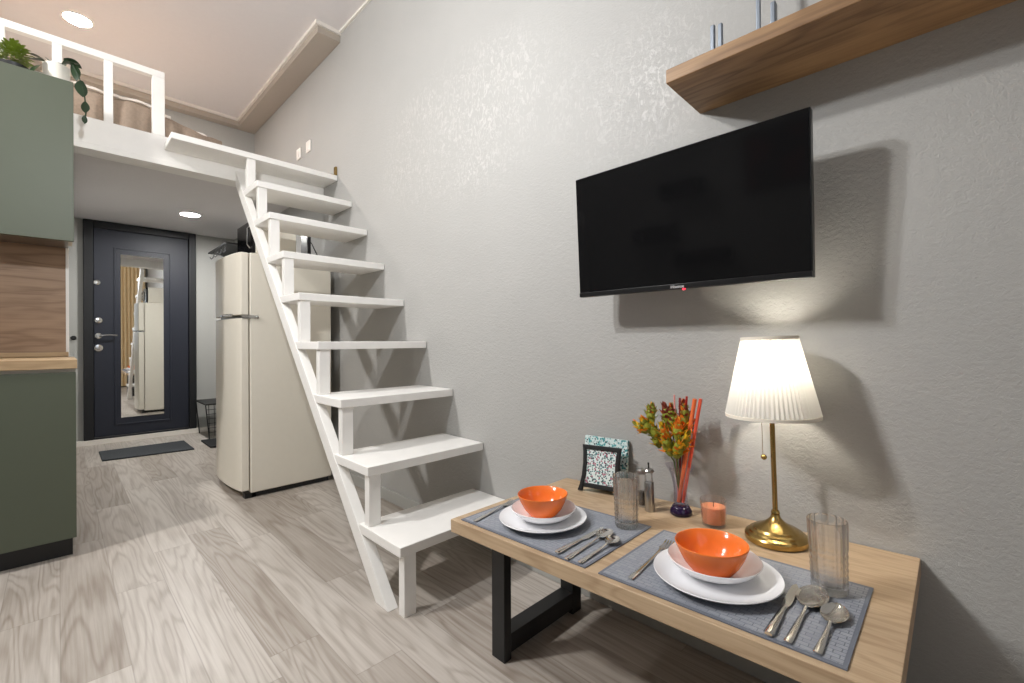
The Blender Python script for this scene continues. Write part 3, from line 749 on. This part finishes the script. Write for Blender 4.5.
# local: faces -X, width along Y, height along Z
def fside(s_):
    o_ = [(.0745, 0), (.068, .02), (.0625, .05), (.0605, .09), (.0625, .13), (.066, .153)]
    i_ = [(.0535, .142), (.050, .12), (.0485, .09), (.050, .05), (.0545, .03), (.06, 0)]
    return [(s_*y_, z_) for y_, z_ in o_+i_]
for s_ in (1, -1): obj('side_rail', MB().prism(fside(s_), -.006, .006, 0), M['black'], fm, bevel=.001)
obj('top_rail', MB().box(-.006, .006, -.0625, .0625, .138, .1525), M['black'], fm, bevel=.002)
obj('bottom_rail', MB().box(-.006, .006, -.055, .055, .013, .028), M['black'], fm, bevel=.002)
obj('print', MB().box(-.001, .003, -.054, .054, .027, .139), M['terrazzo'], fm)
obj('easel_back', MB().prism([(.006, .1), (.0065, .11), (.045, .009), (.04, .007)], -.015, .015, 1), M['black'], fm)
pn = tag(obj('patterned_panel', MB().box(-.006, .006, -.088, .088, 0, .178), M['terrazzo_teal'], M=tl(1.352, .825, .0018) @ RY(8), bevel=.001), 'square white and teal speckled panel leaning behind the picture frame', 'panel')

# lamp
lm = thing('table_lamp', 'lit brass table lamp with pleated white shade', 'lamp', tl(1.277, .266, .0005))
obj('base', MB().lathe([(.0, .001), (.068, 0), (.0712, .003), (.0715, .014), (.069, .018), (.0625, .0215), (.0605, .0255), (.053, .028), (.050, .0325), (.040, .036), (.033, .0405), (.0255, .0445), (.018, .051), (.012, .058), (.0095, .066), (.0, .067)], 64), M['brass'], lm, smooth=28)
obj('collar', MB().lathe([(.0, .066), (.009, .066), (.0105, .07), (.0085, .076), (.0, .077)], 32), M['brass'], lm)
obj('pole', MB().lathe([(.006, .07), (.0058, .36)], 24), M['brass'], lm)
obj('bulb_holder', MB().lathe([(.0, .355), (.015, .355), (.0155, .40), (.0, .402)], 24), M['brass'], lm)
obj('bulb', MB().lathe([(.0, .401), (.012, .403), (.014, .412), (.024, .432), (.027, .447), (.022, .466), (.010, .476), (.0, .478)], 24), M['bulb'], lm)
NP = 64
sd = obj('lamp_shade', MB().lathe([(.106, .319), (.0637, .513)], NP*4, fn=lambda r, z, a_, k_: r*(1+.016*math.cos(a_*NP)), caps=False), M['shade'], lm, smooth=60)
for r_, z_, nm in ((.1062, .3165, 'bottom'), (.0643, .5125, 'top')):
    o = obj('trim_band', MB().lathe([(r_+.001, z_-.004), (r_+.0014, z_+.004), (r_-.0015, z_+.0045), (r_-.0018, z_-.004), (r_+.001, z_-.004)], 96, caps=False), M['shade_trim'], sd)
mb = MB()
for k_ in range(3):
    a_ = 2*PI*k_/3+.4; mb.tube([(.012*math.cos(a_), .012*math.sin(a_), .40), (.062*math.cos(a_), .062*math.sin(a_), .505)], .0012, 6)
obj('shade_carrier', mb, M['brass'], lm)
mb = MB(); mb.tube([(-.014, .02, .355), (-.014, .02, .218)], .0007, 6)
o = obj('pull_chain', mb, M['brass'], lm); obj('chain_ball', MB().ball((-.014, .018, .2105), .0072, 18), M['brass'], o)
mb = MB(); mb.tube([(-.014, .0, .372), (-.014, .02, .36), (-.014, .02, .352)], .0012, 6); obj('chain_guide', mb, M['brass'], lm)

# curtain by the near window (seen in the door's mirror)
mb = MB(); rows = []
for z in (0.03, .8, 1.6, 2.4, 2.9):
    rows.append([(.62+.72*i/80, -1.24+.035*math.sin(i*.9+.2*z), z) for i in range(81)])
back = [[(x, y+.004, z) for x, y, z in r_] for r_ in rows]
rr = [a_+b_[::-1] for a_, b_ in zip(rows, back)]
mb.rings(rr)
cu_ = thing('curtain', 'sand coloured curtain reflected in the door mirror', 'curtain')
obj('cloth', mb, M['curtain'], cu_, smooth=80)
obj('rod', MB().tube([(-1.7, -1.22, 2.93), (1.37, -1.22, 2.93)], .012, 12), M['white'], cu_)

# things on the opposite wall, seen as reflections in the television screen
M['frame_dark'] = plain('dark_frame', (30, 24, 22), .5); M['art_dark'] = None
t = NT('dark_red_abstract'); v = t.coord(); t.p(Base_Color=t.ramp(t.noise(v, 4, 3), [(.45, lin(34, 22, 22)), (.55, lin(110, 40, 36)), (.7, lin(40, 26, 26))]), Roughness=.6); M['art_dark'] = t.m
for (ya, yb, za, lab) in ((1.81, 2.22, 2.06, 'black box shelf mirrored in the television, highest of three'), (2.1, 2.55, 1.64, 'black box shelf mirrored in the television, middle of three'), (1.58, 2.08, 1.33, 'black box shelf mirrored in the television, lowest of three')):
    o = thing('box_shelf', lab, 'shelf', T(XL, ya, za), 'black shelves on the opposite wall')
    L_ = yb-ya
    obj('shelf_board', MB().box(0, .2, 0, L_, 0, .02), M['black'], o); obj('shelf_board', MB().box(0, .2, 0, L_, .13, .15), M['black'], o)
    obj('back_board', MB().box(0, .012, 0, L_, .02, .13), M['black'], o)
    for y_ in (0, L_-.018): obj('side_board', MB().box(.012, .2, y_, y_+.018, .02, .13), M['black'], o)
o = thing('wall_picture', 'dark framed picture with red patch mirrored in the television', 'picture', T(XL, 0, 0))
mb = MB(); mb.box(0, .03, .9, .93, 1.95, 2.5); mb.box(0, .03, 1.4, 1.43, 1.95, 2.5); mb.box(0, .03, .93, 1.4, 1.95, 1.98); mb.box(0, .03, .93, 1.4, 2.47, 2.5)
obj('frame', mb, M['frame_dark'], o); obj('canvas', MB().box(0, .02, .93, 1.4, 1.98, 2.47), M['art_dark'], o)

# ------------------------------------------------------------------ light
def area(name, loc, target, size, power, col, sy_=None):
    l = bpy.data.lights.new(name, 'AREA'); l.energy = power; l.color = col
    if sy_: l.shape = 'RECTANGLE'; l.size = size; l.size_y = sy_
    else: l.shape = 'DISK'; l.size = size
    o = bpy.data.objects.new(name, l); C.objects.link(o); o.location = loc
    d_ = Vector(target)-Vector(loc); o.rotation_euler = d_.to_track_quat('-Z', 'Y').to_euler()
    return o
def bulb(name, loc, power, col, rad):
    l = bpy.data.lights.new(name, 'POINT'); l.energy = power; l.color = col; l.shadow_soft_size = rad
    o = bpy.data.objects.new(name, l); C.objects.link(o); o.location = loc
bulb('pendant_bulb', (.15, 1.34, 2.05), 36, (.97, .985, 1), .035)
area('ceiling_fill', (-1.36, 2.41, 3.09), (1.1, .7, .5), .26, 74, (1, .98, .955))  # unseen fill added for soft ambient, sited so its shadow meets the pendant's
area('window_daylight', (-.38, YF-.12, 1.65), (-.2, 2, 1.4), 2.1, 5, (.8, .9, 1), 1.55)
w = bpy.data.worlds.new('sky'); S.world = w; w.use_nodes = True
w.node_tree.nodes['Background'].inputs[0].default_value = (.75, .86, 1, 1); w.node_tree.nodes['Background'].inputs[1].default_value = .25

S.view_settings.view_transform = 'Standard'; S.view_settings.look = 'None'; S.view_settings.gamma = 1; S.view_settings.exposure = .55
S.view_settings.use_curve_mapping = False
S.cycles.use_denoising = True
S.cycles.max_bounces = 14; S.cycles.transmission_bounces = 12; S.cycles.diffuse_bounces = 6
S.cycles.sample_clamp_indirect = 6; S.cycles.caustics_reflective = False; S.cycles.caustics_refractive = False
